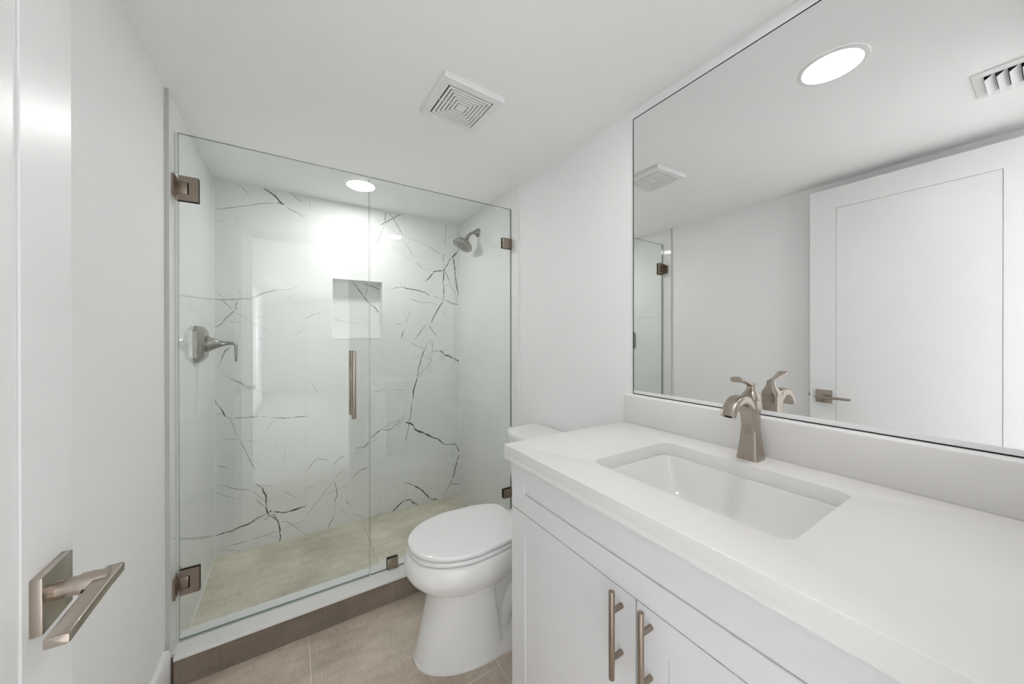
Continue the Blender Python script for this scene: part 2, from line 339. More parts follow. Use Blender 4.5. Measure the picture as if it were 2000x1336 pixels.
# ------------------------------------------------------------------ marble shower walls
VEINS_BACK = [
(3.0,0.7,[(103,2133),(122,2117),(139,2100),(160,2078)]),
(6.7,1,[(228,2133),(250,2118),(271,2104),(288,2090),(303,2073),(313,2061),(332,2051)]),
(5.2,0.8,[(271,2107),(284,2101),(297,2081),(305,2066)]),
(5.8,0.9,[(290,2054),(309,2060),(322,2050)]),
(3.2,0.75,[(8,1963),(48,1975),(88,1989),(130,2003),(173,2019),(205,2033),(250,2045),(284,2052)]),
(3.5,0.8,[(342,2039),(373,2024),(401,2014),(422,2004),(432,1996)]),
(3.5,0.75,[(354,2131),(374,2124),(394,2106),(410,2095),(432,2092)]),
(2.7,0.5,[(451,2131),(436,2105)]),
(2.7,0.35,[(469,2115),(466,2071),(467,2032)]),
(3.6,0.7,[(5,1898),(16,1894),(36,1902)]),
(2.9,0.45,[(36,1902),(47,1887),(71,1883)]),
(2.5,0.35,[(95,1896),(116,1956)]),
(3.4,0.9,[(4,1458),(47,1459),(94,1464),(138,1470),(166,1470),(190,1487),(225,1508),(261,1519),(277,1531),(300,1533)]),
(2.6,0.5,[(300,1533),(330,1536),(368,1544),(404,1564)]),
(3.7,0.9,[(105,1459),(98,1435),(96,1401)]),
(4.0,1,[(91,1398),(69,1374),(49,1350),(33,1322),(19,1311),(5,1301)]),
(2.9,0.45,[(6,1505),(27,1486),(43,1469)]),
(3.9,0.75,[(33,1455),(51,1438),(70,1418),(80,1408)]),
(2.5,0.4,[(96,1390),(121,1373),(147,1352),(174,1329),(198,1313),(225,1303),(242,1286),(258,1280)]),
(3.2,0.5,[(105,1520),(113,1505),(124,1490)]),
(2.5,0.3,[(181,1361),(234,1369)]),
(2.5,0.3,[(63,1337),(109,1333),(138,1349)]),
(2.7,0.3,[(334,1472),(363,1493),(394,1515)]),
(3.3,0.8,[(436,1362),(460,1375),(480,1390),(511,1397),(526,1406)]),
(2.8,0.4,[(542,1422),(573,1431)]),
(2.7,0.4,[(386,1262),(408,1279),(430,1302)]),
(2.5,0.5,[(180,1229),(194,1237),(225,1240)]),
(2.0,0.3,[(108,1217),(125,1224)]),
(4.5,0.75,[(69,1188),(49,1170),(41,1152),(31,1119),(26,1099)]),
(2.4,0.35,[(26,1099),(15,1073)]),
(2.4,0.5,[(32,1044),(63,1021),(100,995),(137,970)]),
(2.5,0.4,[(69,1011),(100,993),(133,972),(176,947),(215,922),(253,901)]),
(3.4,0.85,[(5,904),(6,886),(20,862),(34,837),(42,818)]),
(5.9,1,[(34,842),(42,815),(54,795)]),
(2.9,0.7,[(6,816),(26,816),(42,809)]),
(4.4,0.9,[(56,795),(66,787),(79,786)]),
(3.5,0.9,[(89,786),(129,782),(158,782),(202,779)]),
(2.6,0.6,[(213,779),(246,776)]),
(5.2,1,[(273,762),(301,760),(328,754),(361,753)]),
(5.9,1,[(371,753),(400,754),(434,752)]),
(5.4,0.9,[(437,754),(448,750)]),
(2.6,0.75,[(273,746),(257,723),(239,700)]),
(4.0,0.4,[(71,783),(83,747),(97,698),(111,664)]),
(4.5,0.6,[(116,647),(130,613),(145,573),(162,527),(177,487),(184,466)]),
(2.5,0.4,[(162,533),(197,507)]),
(2.5,0.6,[(40,673),(74,665),(91,666),(111,661)]),
(2.5,0.45,[(122,654),(154,647),(193,628)]),
(3.1,0.4,[(287,611),(284,576)]),
(2.7,0.3,[(335,601),(327,490)]),
(2.5,0.35,[(34,591),(66,561),(99,544)]),
(3.2,0.75,[(14,527),(37,517),(62,505)]),
(2.5,0.35,[(62,505),(94,486)]),
(3.3,0.8,[(440,404),(458,427),(476,452),(496,472),(519,470),(561,455)]),
(2.8,0.35,[(494,703),(527,682)]),
(2.7,0.5,[(473,958),(490,928),(510,891)]),
(2.2,0.3,[(510,891),(591,842)]),
(2.4,0.4,[(6,417),(30,415),(41,419)]),
(3.2,0.8,[(41,417),(65,395),(96,378),(124,368),(157,359),(161,350)]),
(2.8,0.5,[(173,349),(202,309),(226,276)]),
(2.9,0.5,[(6,380),(34,359),(61,342),(96,322)]),
(2.2,0.3,[(96,322),(123,306)]),
(5.1,0.85,[(186,391),(206,369),(219,355)]),
(7.2,1,[(219,357),(223,336),(232,315),(236,298),(236,266),(238,243)]),
(10.3,1,[(229,323),(234,308)]),
(4.1,0.5,[(210,373),(236,366),(262,352)]),
(2.6,0.35,[(184,363),(206,365)]),
(2.6,0.4,[(234,356),(243,292),(254,266)]),
(3.8,0.8,[(191,292),(202,275),(211,261),(224,249),(235,239)]),
(7.2,1,[(238,243),(235,237),(240,215),(245,196),(252,178)]),
(5.2,0.9,[(241,199),(217,192),(193,183),(171,169),(151,159),(123,157)]),
(5.9,1,[(171,169),(144,158),(120,157),(95,149),(71,143),(44,142),(4,138)]),
(5.2,0.7,[(252,173),(239,167),(226,162)]),
(6.5,0.9,[(252,178),(265,174),(277,161),(290,160)]),
(7.8,0.9,[(245,196),(258,206),(267,208)]),
(7.8,0.55,[(254,188),(273,183),(288,156)]),
(6.8,1,[(273,160),(288,149),(296,131),(301,106),(305,86),(304,59),(308,41),(302,13)]),
(6.8,1,[(269,202),(292,193),(315,182),(335,179),(362,181),(386,184),(410,188)]),
(8.6,1,[(362,181),(390,184),(414,188),(437,189)]),
(3.2,0.7,[(311,133),(323,124),(338,122),(362,100),(394,64)]),
(2.7,0.55,[(394,64),(414,35),(437,10)]),
(2.7,0.5,[(437,106),(402,96),(374,93),(342,87),(315,81)]),
(2.7,0.35,[(394,67),(414,69),(439,66)]),
(3.4,0.65,[(299,75),(276,77),(257,75),(242,69),(220,68),(187,67),(162,67)]),
(4.0,0.75,[(148,66),(130,63),(112,63),(92,62),(66,62)]),
(2.5,0.4,[(66,62),(47,61),(34,57)]),
(2.8,0.6,[(241,65),(261,56),(280,42),(299,35)]),
(3.2,0.6,[(27,51),(57,40),(88,30),(119,13)]),
(2.4,0.3,[(4,49),(27,50)]),
(4.2,0.5,[(325,308),(346,292),(370,270),(390,251)]),
(2.7,0.4,[(390,251),(410,255),(435,227)]),
(2.7,0.4,[(441,299),(464,302),(492,309)]),
(3.6,0.4,[(173,42),(187,38),(205,41)]),
(3.0,0.6,[(438,130),(465,157),(491,188),(522,221),(537,244),(548,265),(569,284),(595,314)]),
(2.8,0.6,[(595,314),(622,347),(649,377)]),
(2.6,0.35,[(649,377),(674,400)]),
(4.5,0.85,[(602,303),(608,275),(614,237),(616,213),(601,190),(601,169)]),
(4.5,0.8,[(607,104),(595,81),(584,57),(571,37),(562,13)]),
(2.8,0.3,[(603,162),(605,108)]),
(2.7,0.4,[(438,300),(461,303),(491,311)]),
(2.2,0.2,[(491,311),(579,329)]),
(2.8,0.5,[(547,231),(574,247),(606,248),(644,258),(677,259)]),
(3.4,0.75,[(589,414),(614,439),(628,454)]),
(5.1,0.8,[(628,454),(644,460),(663,463)]),
(3.2,0.65,[(719,492),(745,505),(773,500)]),
(4.7,0.9,[(773,500),(791,513),(814,537)]),
(2.9,0.5,[(722,455),(745,479),(773,491)]),
(3.5,0.65,[(699,298),(727,327),(756,349)]),
(5.9,0.9,[(750,347),(767,353),(785,356),(805,360)]),
(3.8,0.4,[(688,336),(719,337)]),
(5.2,0.6,[(665,170),(679,149),(688,134)]),
(2.9,0.35,[(688,134),(727,92)]),
(3.4,0.7,[(632,118),(654,95)]),
(2.9,0.35,[(654,95),(693,44)]),
(2.9,0.45,[(699,73),(738,53),(761,34),(787,11)]),
(2.5,0.35,[(542,175),(563,161),(595,153)]),
(3.6,0.7,[(849,10),(873,25),(898,12),(858,8)]),
(4.9,0.95,[(963,12),(992,32),(1021,54),(1053,72)]),
(2.8,0.25,[(954,234),(992,173),(1037,146)]),
(3.0,0.35,[(832,371),(892,375),(939,376)]),
(2.8,0.3,[(1002,399),(1057,397)]),
(2.7,0.3,[(917,419),(986,439)]),
(4.1,0.85,[(744,499),(759,503),(780,499),(795,511),(818,538)]),
(6.0,1,[(818,551),(842,570),(868,591),(895,606)]),
(4.5,0.85,[(895,606),(922,596),(949,595),(971,604),(979,617)]),
(5.6,0.9,[(979,620),(1004,628),(1013,644),(1024,655)]),
(3.0,0.5,[(895,606),(922,619),(949,635),(971,644),(999,654),(1024,660)]),
(3.7,0.6,[(999,589),(1010,604),(1027,631),(1041,661)]),
(4.4,0.8,[(1041,663),(1047,679),(1054,691)]),
(3.0,0.4,[(826,531),(852,540),(873,548)]),
(2.7,0.35,[(889,638),(900,670),(922,701)]),
(3.6,0.6,[(840,867),(863,876),(895,875),(909,884)]),
(3.0,0.45,[(909,884),(944,875)]),
(3.4,0.6,[(971,874),(1010,870),(1056,863)]),
(2.4,0.35,[(827,939),(869,908),(909,885)]),
(2.8,0.35,[(982,822),(1010,817),(1056,817)]),
(4.7,0.6,[(798,757),(816,746)]),
(4.9,0.9,[(1254,1223),(1235,1220)]),
(4.6,0.7,[(1238,1221),(1220,1196),(1208,1163),(1195,1143)]),
(5.2,0.95,[(1201,1155),(1186,1119),(1171,1084),(1165,1049),(1153,1019),(1150,978),(1144,937),(1135,914)]),
(7.0,1,[(1137,917),(1125,888),(1117,857),(1114,830)]),
(6.4,1,[(1144,940),(1126,894),(1117,854),(1113,795)]),
(4.8,0.85,[(1108,778),(1102,755),(1099,715),(1093,674),(1087,628)]),
(4.7,0.9,[(1084,629),(1080,594),(1074,560),(1066,538),(1060,496)]),
(10.7,1,[(1058,635),(1073,627),(1090,622),(1108,609),(1120,595)]),
(8.3,1,[(1120,592),(1125,575),(1149,558),(1179,545),(1210,523),(1234,509),(1265,490),(1303,474),(1329,446),(1355,423)]),
(6.4,0.9,[(1137,563),(1161,544),(1185,537)]),
(10.4,1,[(1210,523),(1240,507)]),
(6.0,1,[(1355,423),(1394,417),(1441,411),(1458,384)]),
(9.5,1,[(1458,384),(1469,360),(1483,349)]),
(3.2,0.4,[(1090,558),(1119,556),(1137,560)]),
(7.5,1,[(1485,322),(1468,303),(1457,277),(1447,241),(1437,199),(1430,169),(1420,146)]),
(6.1,0.95,[(1420,146),(1407,118),(1394,92)]),
(3.4,0.4,[(1419,428),(1414,379),(1415,310)]),
(3.4,0.55,[(1420,268),(1437,227)]),
(4.1,0.45,[(1457,255),(1485,249)]),
(5.5,0.6,[(1464,152),(1485,146)]),
(6.8,0.6,[(1465,701),(1478,692)]),
(6.1,0.9,[(1405,111),(1428,102),(1449,103),(1482,88)]),
(4.0,0.6,[(1403,109),(1388,91),(1365,61),(1353,43)]),
(5.3,0.85,[(1355,52),(1347,32),(1343,16)]),
(5.7,0.8,[(1060,176),(1061,196),(1090,180),(1121,160)]),
(8.3,1,[(1121,160),(1142,144),(1162,128),(1185,106),(1208,76),(1232,45),(1251,26)]),
(7.8,1,[(1251,26),(1274,24),(1303,17)]),
(10.0,1,[(1059,68),(1077,68),(1092,66)]),
(6.9,1,[(1077,70),(1103,60),(1112,43),(1126,30),(1148,14)]),
(5.1,0.7,[(1085,62),(1105,40),(1126,15)]),
(5.0,0.8,[(1055,117),(1069,114)]),
(5.5,1,[(964,12),(990,31),(1011,49),(1037,64),(1055,73)]),
(4.9,0.85,[(925,2129),(921,2088),(917,2048)]),
(3.6,0.6,[(916,2039),(902,1995),(884,1950),(873,1912),(866,1886)]),
(5.1,0.85,[(889,2026),(908,2039),(935,2057),(973,2086),(1001,2108),(1029,2131)]),
(4.9,0.7,[(943,2131),(965,2101),(976,2084),(995,2053),(1018,2016),(1041,1977)]),
(4.1,0.55,[(1058,1930),(1081,1896),(1101,1863),(1124,1825)]),
(4.8,0.75,[(1142,1795),(1163,1774),(1181,1758)]),
(3.2,0.4,[(1181,1758),(1218,1729)]),
(2.8,0.4,[(1069,1970),(1122,1957),(1175,1944),(1224,1926)]),
(3.9,0.65,[(1224,1926),(1268,1906),(1325,1881)]),
(2.8,0.3,[(967,1886),(1012,1863),(1052,1837),(1092,1798)]),
(2.7,0.25,[(921,2037),(1001,1982)]),
(2.7,0.3,[(839,1984),(889,2026)]),
(2.6,0.25,[(757,1868),(808,1924)]),
(4.3,0.55,[(1372,2118),(1369,2059),(1364,2002),(1362,1953)]),
(5.3,0.85,[(1356,1890),(1347,1858),(1347,1828)]),
(3.3,0.5,[(1347,1828),(1352,1791),(1350,1766)]),
(4.8,0.7,[(1472,2079),(1469,2031)]),
(6.1,0.8,[(1473,1940),(1460,1907)]),
(10.2,1,[(1460,1907),(1436,1882),(1413,1863)]),
(6.1,0.95,[(1413,1863),(1393,1833),(1380,1803),(1360,1777)]),
(13.4,1,[(1363,1774),(1353,1757),(1341,1752)]),
(8.7,1,[(1350,1757),(1312,1749),(1286,1745),(1270,1735)]),
(7.9,1,[(1270,1731),(1249,1708),(1230,1682),(1208,1665)]),
(3.3,0.4,[(1270,1737),(1242,1755),(1212,1764)]),
(8.0,1,[(1350,1751),(1350,1711),(1345,1664)]),
(5.3,0.8,[(1331,1660),(1350,1662)]),
(6.7,1,[(1351,1653),(1350,1606),(1350,1563),(1345,1523)]),
(6.0,0.9,[(1362,1755),(1376,1720),(1399,1675)]),
(4.0,0.65,[(1401,1672),(1412,1636),(1436,1603),(1453,1573),(1456,1532),(1452,1507)]),
(3.3,0.4,[(1351,1653),(1383,1643),(1409,1629)]),
(7.4,1,[(1428,1862),(1439,1794),(1446,1714),(1453,1664),(1463,1611),(1474,1571)]),
(3.0,0.4,[(918,1578),(970,1586)]),
(4.3,0.8,[(970,1586),(989,1598),(1017,1601),(1043,1606)]),
(6.3,0.95,[(1043,1606),(1069,1597),(1098,1597),(1127,1592),(1163,1587),(1205,1578),(1239,1556)]),
(3.6,0.6,[(1267,1553),(1299,1546),(1340,1532)]),
(6.0,0.85,[(1353,1529),(1389,1523),(1416,1506),(1473,1501)]),
(3.1,0.4,[(1012,1645),(1043,1610)]),
(4.5,0.5,[(1163,1572),(1154,1554)]),
(3.8,0.6,[(1092,1529),(1127,1514),(1175,1502),(1248,1505)]),
(2.9,0.45,[(1248,1505),(1286,1495),(1337,1485)]),
(7.3,1,[(1345,1515),(1324,1489),(1302,1455),(1286,1424),(1267,1393),(1251,1353)]),
(4.9,0.8,[(1208,1337),(1186,1307),(1162,1274),(1138,1244),(1130,1230)]),
(4.9,0.75,[(1229,1340),(1251,1308),(1273,1278),(1295,1259)]),
(3.2,0.5,[(1208,1347),(1236,1350)]),
(4.3,0.6,[(986,1341),(1034,1339)]),
(3.1,0.5,[(1062,1340),(1074,1384),(1087,1417),(1086,1449)]),
(5.0,0.9,[(1051,1300),(1037,1271),(1028,1230)]),
(3.3,0.4,[(1305,1341),(1340,1341)]),
(4.0,0.5,[(1347,1441),(1353,1417),(1372,1393)]),
(3.8,0.65,[(1091,1209),(1120,1194),(1150,1176),(1205,1158)]),
(3.9,0.75,[(1255,1223),(1259,1178),(1259,1108)]),
(3.9,0.6,[(1248,1096),(1253,1074),(1238,1045),(1204,1014),(1177,983),(1165,954)]),
(4.3,0.65,[(1260,1144),(1292,1138),(1317,1143)]),
(9.3,1,[(1317,1144),(1333,1137),(1346,1121),(1359,1107),(1382,1104),(1408,1089),(1438,1080)]),
(10.9,1,[(1438,1080),(1462,1064),(1477,1053)]),
(3.7,0.5,[(1442,1078),(1438,1037),(1422,1006),(1415,982)]),
(2.7,0.3,[(869,1164),(906,1121),(933,1087),(958,1055)]),
(2.4,0.2,[(863,1059),(955,1006)]),
]
VEINS_NICHE = [
(6.6,0.85,[(724,1627),(743,1603),(767,1569),(785,1546),(802,1521),(830,1484)]),
(7.3,0.9,[(800,1624),(809,1616),(830,1614),(863,1603),(899,1588)]),
(4.3,0.6,[(823,1607),(816,1575),(804,1540)]),
(6.8,0.95,[(839,1477),(863,1463),(877,1447),(895,1420)]),
(2.9,0.5,[(597,1477),(616,1482),(646,1493)]),
(3.0,0.3,[(646,1493),(685,1510),(726,1520)]),
(4.3,0.5,[(837,1498),(852,1495),(899,1503)]),
(3.5,0.5,[(606,1368),(629,1364),(662,1352)]),
(3.0,0.3,[(662,1352),(722,1344),(770,1342)]),
]
VEINS_LEFT = [
(1.9,0.45,[(1758,1406),(1809,1408),(2113,1429),(2561,1461)]),
(2.2,0.3,[(1986,1406),(2054,1372),(2207,1349),(2368,1313)]),
(2.0,0.35,[(1804,912),(1994,882),(2168,853),(2288,851),(2383,873),(2531,886)]),
(2.4,0.6,[(1720,520),(1988,388),(2162,308),(2521,142)]),
(2.0,0.25,[(1823,606),(2103,525),(2480,420)]),
(2.1,0.25,[(1890,570),(2164,486),(2502,383)]),
(2.6,0.35,[(2303,582),(2504,534)]),
]

def ribbons(mb, veins, place, jit=0.0009):
    lay = mb.bm.verts.layers.float.get('vein') or mb.bm.verts.layers.float.new('vein')
    rnd = random.Random(3)
    for w, st, pts in veins:
        P = [Vector((a/1000, min(b, 2128)/1000)) for a, b in pts]
        Q = [P[0]]
        for a, b in zip(P, P[1:]):
            n = max(1, int((b-a).length/0.008)); nrm = Vector((-(b-a).y, (b-a).x)).normalized()
            for i in range(1, n+1):
                q = a + (b-a)*i/n
                if i < n: q = q + nrm*rnd.uniform(-jit, jit)*1.6
                Q.append(q)
        hw = max(w, 2.2)/1000*0.72; ln = 0; prev = None; nQ = len(Q)
        for i, q in enumerate(Q):
            t = (Q[min(i+1, nQ-1)] - Q[max(i-1, 0)]); t = t.normalized() if t.length else Vector((1, 0)); nr = Vector((-t.y, t.x))
            e = min(1.0, 0.45 + min(i, nQ-1-i)*0.25)
            h = hw*rnd.uniform(0.7, 1.3)*e
            if prev is not None: ln += (q-Q[i-1]).length
            va, vb = mb.bm.verts.new(place(q + nr*h)), mb.bm.verts.new(place(q - nr*h))
            va[lay] = vb[lay] = min(1.0, st*rnd.uniform(0.8, 1.1))
            if prev:
                f = mb.bm.faces.new((prev[0], prev[1], vb, va)); f.material_index = 1
                for l, u in zip(f.loops, ((prev[2], 1), (prev[2], -1), (ln, -1), (ln, 1))): l[mb.uv].uv = u
            prev = (va, vb, ln)
UX = 0.4405 - 0.6155              # a vertical tile joint
NX0, NX1, NZ0, NZ1, ND = 0.5915, 0.8985, 1.2445, 1.6285, 0.09
mb = MB()
xs = [-0.012, NX0, NX1, W]; zs = [0.0, NZ0, NZ1, H]
for i in range(3):
    for j in range(3):
        if i == 1 and j == 1: continue
        q = [(xs[i], zs[j]), (xs[i+1], zs[j]), (xs[i+1], zs[j+1]), (xs[i], zs[j+1])]
        mb.quad([(a, YB, b) for a, b in q], 0, [(a-UX, b-ZS) for a, b in q])
N4 = [(NX0, NZ0), (NX1, NZ0), (NX1, NZ1), (NX0, NZ1)]
for k in range(4):
    a, b = N4[k], N4[(k+1) % 4]
    mb.quad([(b[0], YB, b[1]), (a[0], YB, a[1]), (a[0], YB+ND, a[1]), (b[0], YB+ND, b[1])], 0, [(0.1, 0.1), (0.4, 0.1), (0.4, 0.2), (0.1, 0.2)])
mb.quad([(a, YB+ND, b) for a, b in N4], 0, [(0.1, 0.1), (0.4, 0.1), (0.4, 0.4), (0.1, 0.4)])
mb.quad([(W, YB+0.12, 0), (-0.012, YB+0.12, 0), (-0.012, YB+0.12, H), (W, YB+0.12, H)], 0)
vb_ = [v for v in VEINS_BACK]
ribbons(mb, vb_, lambda q: (q.x, YB-0.0003, q.y))
ribbons(mb, VEINS_NICHE, lambda q: (q.x, YB+ND-0.0003, q.y))
struct(mb.build('wall_back', [M_marble, M_vein], weld=False), 'white marble tile shower wall with dark branching veins and a niche', 'wall')
def sidewall(name, xf, xb, label, veins=None):
    mb = MB(); z1 = H
    q = [(YT+0.004, 0.0), (YB, 0.0), (YB, z1), (YT+0.004, z1)]
    mb.quad([(xf, a, b) for a, b in q], 0, [(a-YB+0.6155*2-0.004, b-ZS) for a, b in q])
    mb.quad([(xb, a, b) for a, b in q[::-1]], 0)
    mb.quad([(xb, q[0][0], 0), (xf, q[0][0], 0), (xf, q[0][0], z1), (xb, q[0][0], z1)], 0)
    if veins: ribbons(mb, veins, lambda q: (xf + (0.0003 if xf > xb else -0.0003), q.x, q.y), 0.0015)
    return struct(mb.build(name, [M_marble, M_vein], weld=False), label, 'wall')
sidewall('wall_shower_left', 0.0, PL, 'white marble tile shower wall behind the shower valve', VEINS_LEFT)
sidewall('wall_shower_right', WT, W, 'white marble tile shower wall behind the shower head')
# niche frame, tile edge profiles, corner caulk, baseboard
mb = MB(); tw = 0.009
mb.prism([(NX0-tw, NZ0-tw), (NX1+tw, NZ0-tw), (NX1+tw, NZ1+tw), (NX0-tw, NZ1+tw)], [N4], YB-0.0015, YB+0.004, lambda p: (p[0], p[2], p[1]))
struct(mb.build('trim_1', M_white_edge), 'white edge profile framing the shower niche', 'trim')
mb = MB(); mb.box(PL-0.0005, 0.0005, YT, YT+0.004, 0.11, H-0.001); struct(mb.build('trim_2', M_grey_trim), 'grey tile edge profile beside the shower door hinges', 'trim')
mb = MB(); mb.box(WT-0.0005, W+0.0005, YT, YT+0.004, 0.11, H-0.001); struct(mb.build('trim_3', M_white_edge), 'white tile edge profile behind the toilet', 'trim')
mb = MB()
mb.box(0.0, 0.003, YB-0.003, YB, ZS, H-0.001); mb.box(WT-0.003, WT, YB-0.003, YB, ZS, H-0.001)
mb.box(0.0, 0.0025, YT+0.05, YB, ZS, ZS+0.0025); mb.box(WT-0.0025, WT, YT+0.05, YB, ZS, ZS+0.0025)
struct(mb.build('trim_4', M_grout), 'thin white caulk lines in the shower corners', 'trim')
mb = MB(); mb.prism([(PL, 0), (0.006, 0), (0.006, 0.138), (0.001, 0.151), (PL, 0.151)], [], 0.02, 1.672, lambda p: (p[0], p[2], p[1]))
struct(mb.build('baseboard_left', M_trim), 'white baseboard along the painted wall', 'baseboard')

# ------------------------------------------------------------------ shower curb
t = thing('shower_curb', (0.74, 1.76, 0), 'low shower curb with white top slab and brown tile face', 'curb'); o0 = (0.74, 1.76, 0)
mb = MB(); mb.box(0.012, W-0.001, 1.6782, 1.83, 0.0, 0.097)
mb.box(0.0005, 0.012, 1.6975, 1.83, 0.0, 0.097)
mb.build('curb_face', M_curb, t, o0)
mb = MB()
mb.prism([(1.6722, 0.1015), (1.6735, 0.1122), (1.675, 0.1135), (1.842, 0.0985), (1.842, 0.086)], [], 0.012, WT-0.001, lambda p: (p[2], p[0], p[1]))
mb.prism([(1.6985, 0.1015), (1.6985, 0.1114), (1.842, 0.0985), (1.842, 0.086)], [], 0.0008, 0.012, lambda p: (p[2], p[0], p[1]))
tag(mb.build('curb_slab', M_quartz, t, o0), 'white slab top')

# ------------------------------------------------------------------ shower glass
def pane(mb, x0, x1, y0, y1, z0, z1, notch=None):
    P = lambda a, b, c: (a, b, c)
    mb.quad([P(x0, y0, z0), P(x1, y0, z0), P(x1, y0, z1), P(x0, y0, z1)], 0)
    mb.quad([P(x1, y1, z0), P(x0, y1, z0), P(x0, y1, z1), P(x1, y1, z1)], 0)
    for (a, b) in (((x0, z0), (x1, z0)), ((x1, z0), (x1, z1)), ((x1, z1), (x0, z1)), ((x0, z1), (x0, z0))):
        mb.quad([P(b[0], y0, b[1]), P(a[0], y0, a[1]), P(a[0], y1, a[1]), P(b[0], y1, b[1])], 1)
GY1 = YG + 0.010
o0 = (0.34, YG, 0.1)
t = thing('shower_door', o0, 'hinged clear glass shower door with a vertical bar pull', 'shower door')
mb = MB(); pane(mb, 0.0095, 0.6800, YG, GY1, 0.1095, 2.0133); mb.build('glass_pane', [M_glass, M_glass_edge], t, o0)
mb = MB(); mb.box(0.0005, 0.0088, YG+0.001, GY1-0.001, 0.11, 1.752); mb.box(0.0005, 0.0088, YG+0.001, GY1-0.001, 1.862, 2.0133)
tag(mb.build('side_seal', M_vinyl, t, o0), 'clear vinyl seal strip')
mb = MB(); mb.box(0.010, 0.680, YG-0.0005, GY1+0.0005, 0.1066, 0.1093)
mb.prism([(YG-0.001, 0.1072), (YG+0.003, 0.1072), (YG-0.003, 0.1062), (YG-0.006, 0.1066)], [], 0.010, 0.680, lambda p: (p[2], p[0], p[1]))
tag(mb.build('bottom_sweep', M_vinyl, t, o0), 'clear vinyl sweep')
for zc in (1.807, 0.325):
    h = 0.046
    mb = MB()
    for (ya, yb) in ((YG-0.0065, YG), (GY1, GY1+0.0065)):   # plates clamped on both faces of the pane
        U = [(0.0105, zc-h), (0.0680, zc-h), (0.0680, zc+h), (0.0105, zc+h), (0.0105, zc+0.0225), (0.0405, zc+0.0225), (0.0405, zc-0.0225), (0.0105, zc-0.0225)]
        mb.prism(U, [], ya, yb, lambda p: (p[0], p[2], p[1]))
    hg = mb.build('hinge', M_bronze, t, o0); tag(hg, 'brown metal hinge')
    mb = MB(); mb.box(0.0098, 0.0690, YG-0.0013, YG-0.0001, zc-h-0.0012, zc+h+0.0002); mb.box(0.0098, 0.0690, GY1+0.0001, GY1+0.0013, zc-h-0.0012, zc+h+0.0002)
    tag(mb.build('shade_sheet', M_dark, hg, o0), 'black sheet for the shade around the hinge plates')  # oversized black sheet standing in for shade in the gap and along plate edges
    mb = MB(); mb.box(0.004, 0.0365, YG-0.0062, GY1+0.0062, zc-0.0212, zc+0.0212, 0.0008); mb.build('hinge_knuckle', M_bronze, hg, o0)
    mb = MB(); mb.prism([(1.722, zc-0.034), (1.728, zc-0.040), (1.815, zc-0.040), (1.821, zc-0.034), (1.821, zc+0.034), (1.815, zc+0.040), (1.728, zc+0.040), (1.722, zc+0.034)], [], 0.0003, 0.006, lambda p: (p[2], p[0], p[1]))
    mb.build('wall_plate', M_bronze, hg, o0)
pu = MB(); BX = 0.607
pu.cyl((BX, 1.7255, 0.874), (BX, 1.7255, 1.1835), 0.0095, 28, bev=0.001)
pf = pu.build('pull_bar', M_nickel, t, o0); tag(pf, 'brushed nickel bar pull on the outer face')
pu = MB(); pu.cyl((BX, 1.8105, 0.876), (BX, 1.8105, 1.185), 0.0095, 28, bev=0.001); pb = pu.build('pull_bar', M_nickel, t, o0); tag(pb, 'brushed nickel bar pull on the inner face')
for (par, ya, yb) in ((pf, YG, 1.7305), (pb, GY1, 1.8055)):
    for z in (0.925, 1.133):
        mb = MB(); mb.tube([(BX, ya, z), (BX, ya+(yb-ya)*0.2, z), (BX, ya+(yb-ya)*0.2, z), (BX, yb, z)], [0.0085, 0.0085, 0.006, 0.006]); mb.build('standoff', M_nickel, par, o0)
o0 = (1.08, YG, 0.1)
t = thing('fixed_glass_panel', o0, 'fixed clear glass shower panel beside the toilet', 'glass panel')
mb = MB(); pane(mb, 0.6838, WT-0.0025, YG, GY1, 0.1066, 2.0133); mb.build('glass_pane', [M_glass, M_glass_edge], t, o0)
for (x0, x1, z0, z1) in ((1.4198, WT-0.0005, 1.7745, 1.8345), (1.4245, WT-0.0005, 0.2885, 0.3405), (0.7605, 0.8115, 0.1066, 0.1570)):
    mb = MB(); mb.box(x0, x1, YG-0.009, YG, z0, z1, 0.0008); mb.box(x0, x1, GY1, GY1+0.009, z0, z1, 0.0008)
    gc = mb.build('glass_clip', M_bronze, t, o0); tag(gc, 'square brown metal glass clip')
    mb = MB(); mb.box(x0-0.001, min(x1+0.001, WT-0.0003), YG-0.0013, YG-0.0001, z0-0.0003, z1+0.0008); mb.box(x0-0.001, min(x1+0.001, WT-0.0003), GY1+0.0001, GY1+0.0013, z0-0.0003, z1+0.0008)
    tag(mb.build('shade_sheet', M_dark, gc, o0), 'black sheet for the shade around the hinge plates')  # black sheet behind each clip paints its shaded outline

# ------------------------------------------------------------------ shower head and valve
o0 = (WT, 2.2, 1.983)
t = thing('showerhead', o0, 'brushed nickel shower head on its arm from the marble wall', 'shower head')
mb = MB(); mb.tube([(WT, 2.2, 1.983), (WT-0.006, 2.2, 1.983), (WT-0.012, 2.2, 1.983), (WT-0.026, 2.2, 1.981), (WT-0.034, 2.2, 1.979)], [0.031, 0.031, 0.027, 0.017, 0.013], 28); mb.build('wall_flange', M_shownick, t, o0)
mb = MB(); mb.tube([(WT-0.02, 2.2, 1.9815), (1.445, 2.2, 1.979), (1.428, 2.2, 1.973), (1.414, 2.2, 1.962), (1.402, 2.2, 1.949)], 0.0105, 20)
mb.build('arm', M_shownick, t, o0)
J = Vector((1.402, 2.2, 1.949)); ax = Vector((-0.50, 0.0, -0.866)).normalized(); ux = Vector((0, 1, 0)); vx = ax.cross(ux)
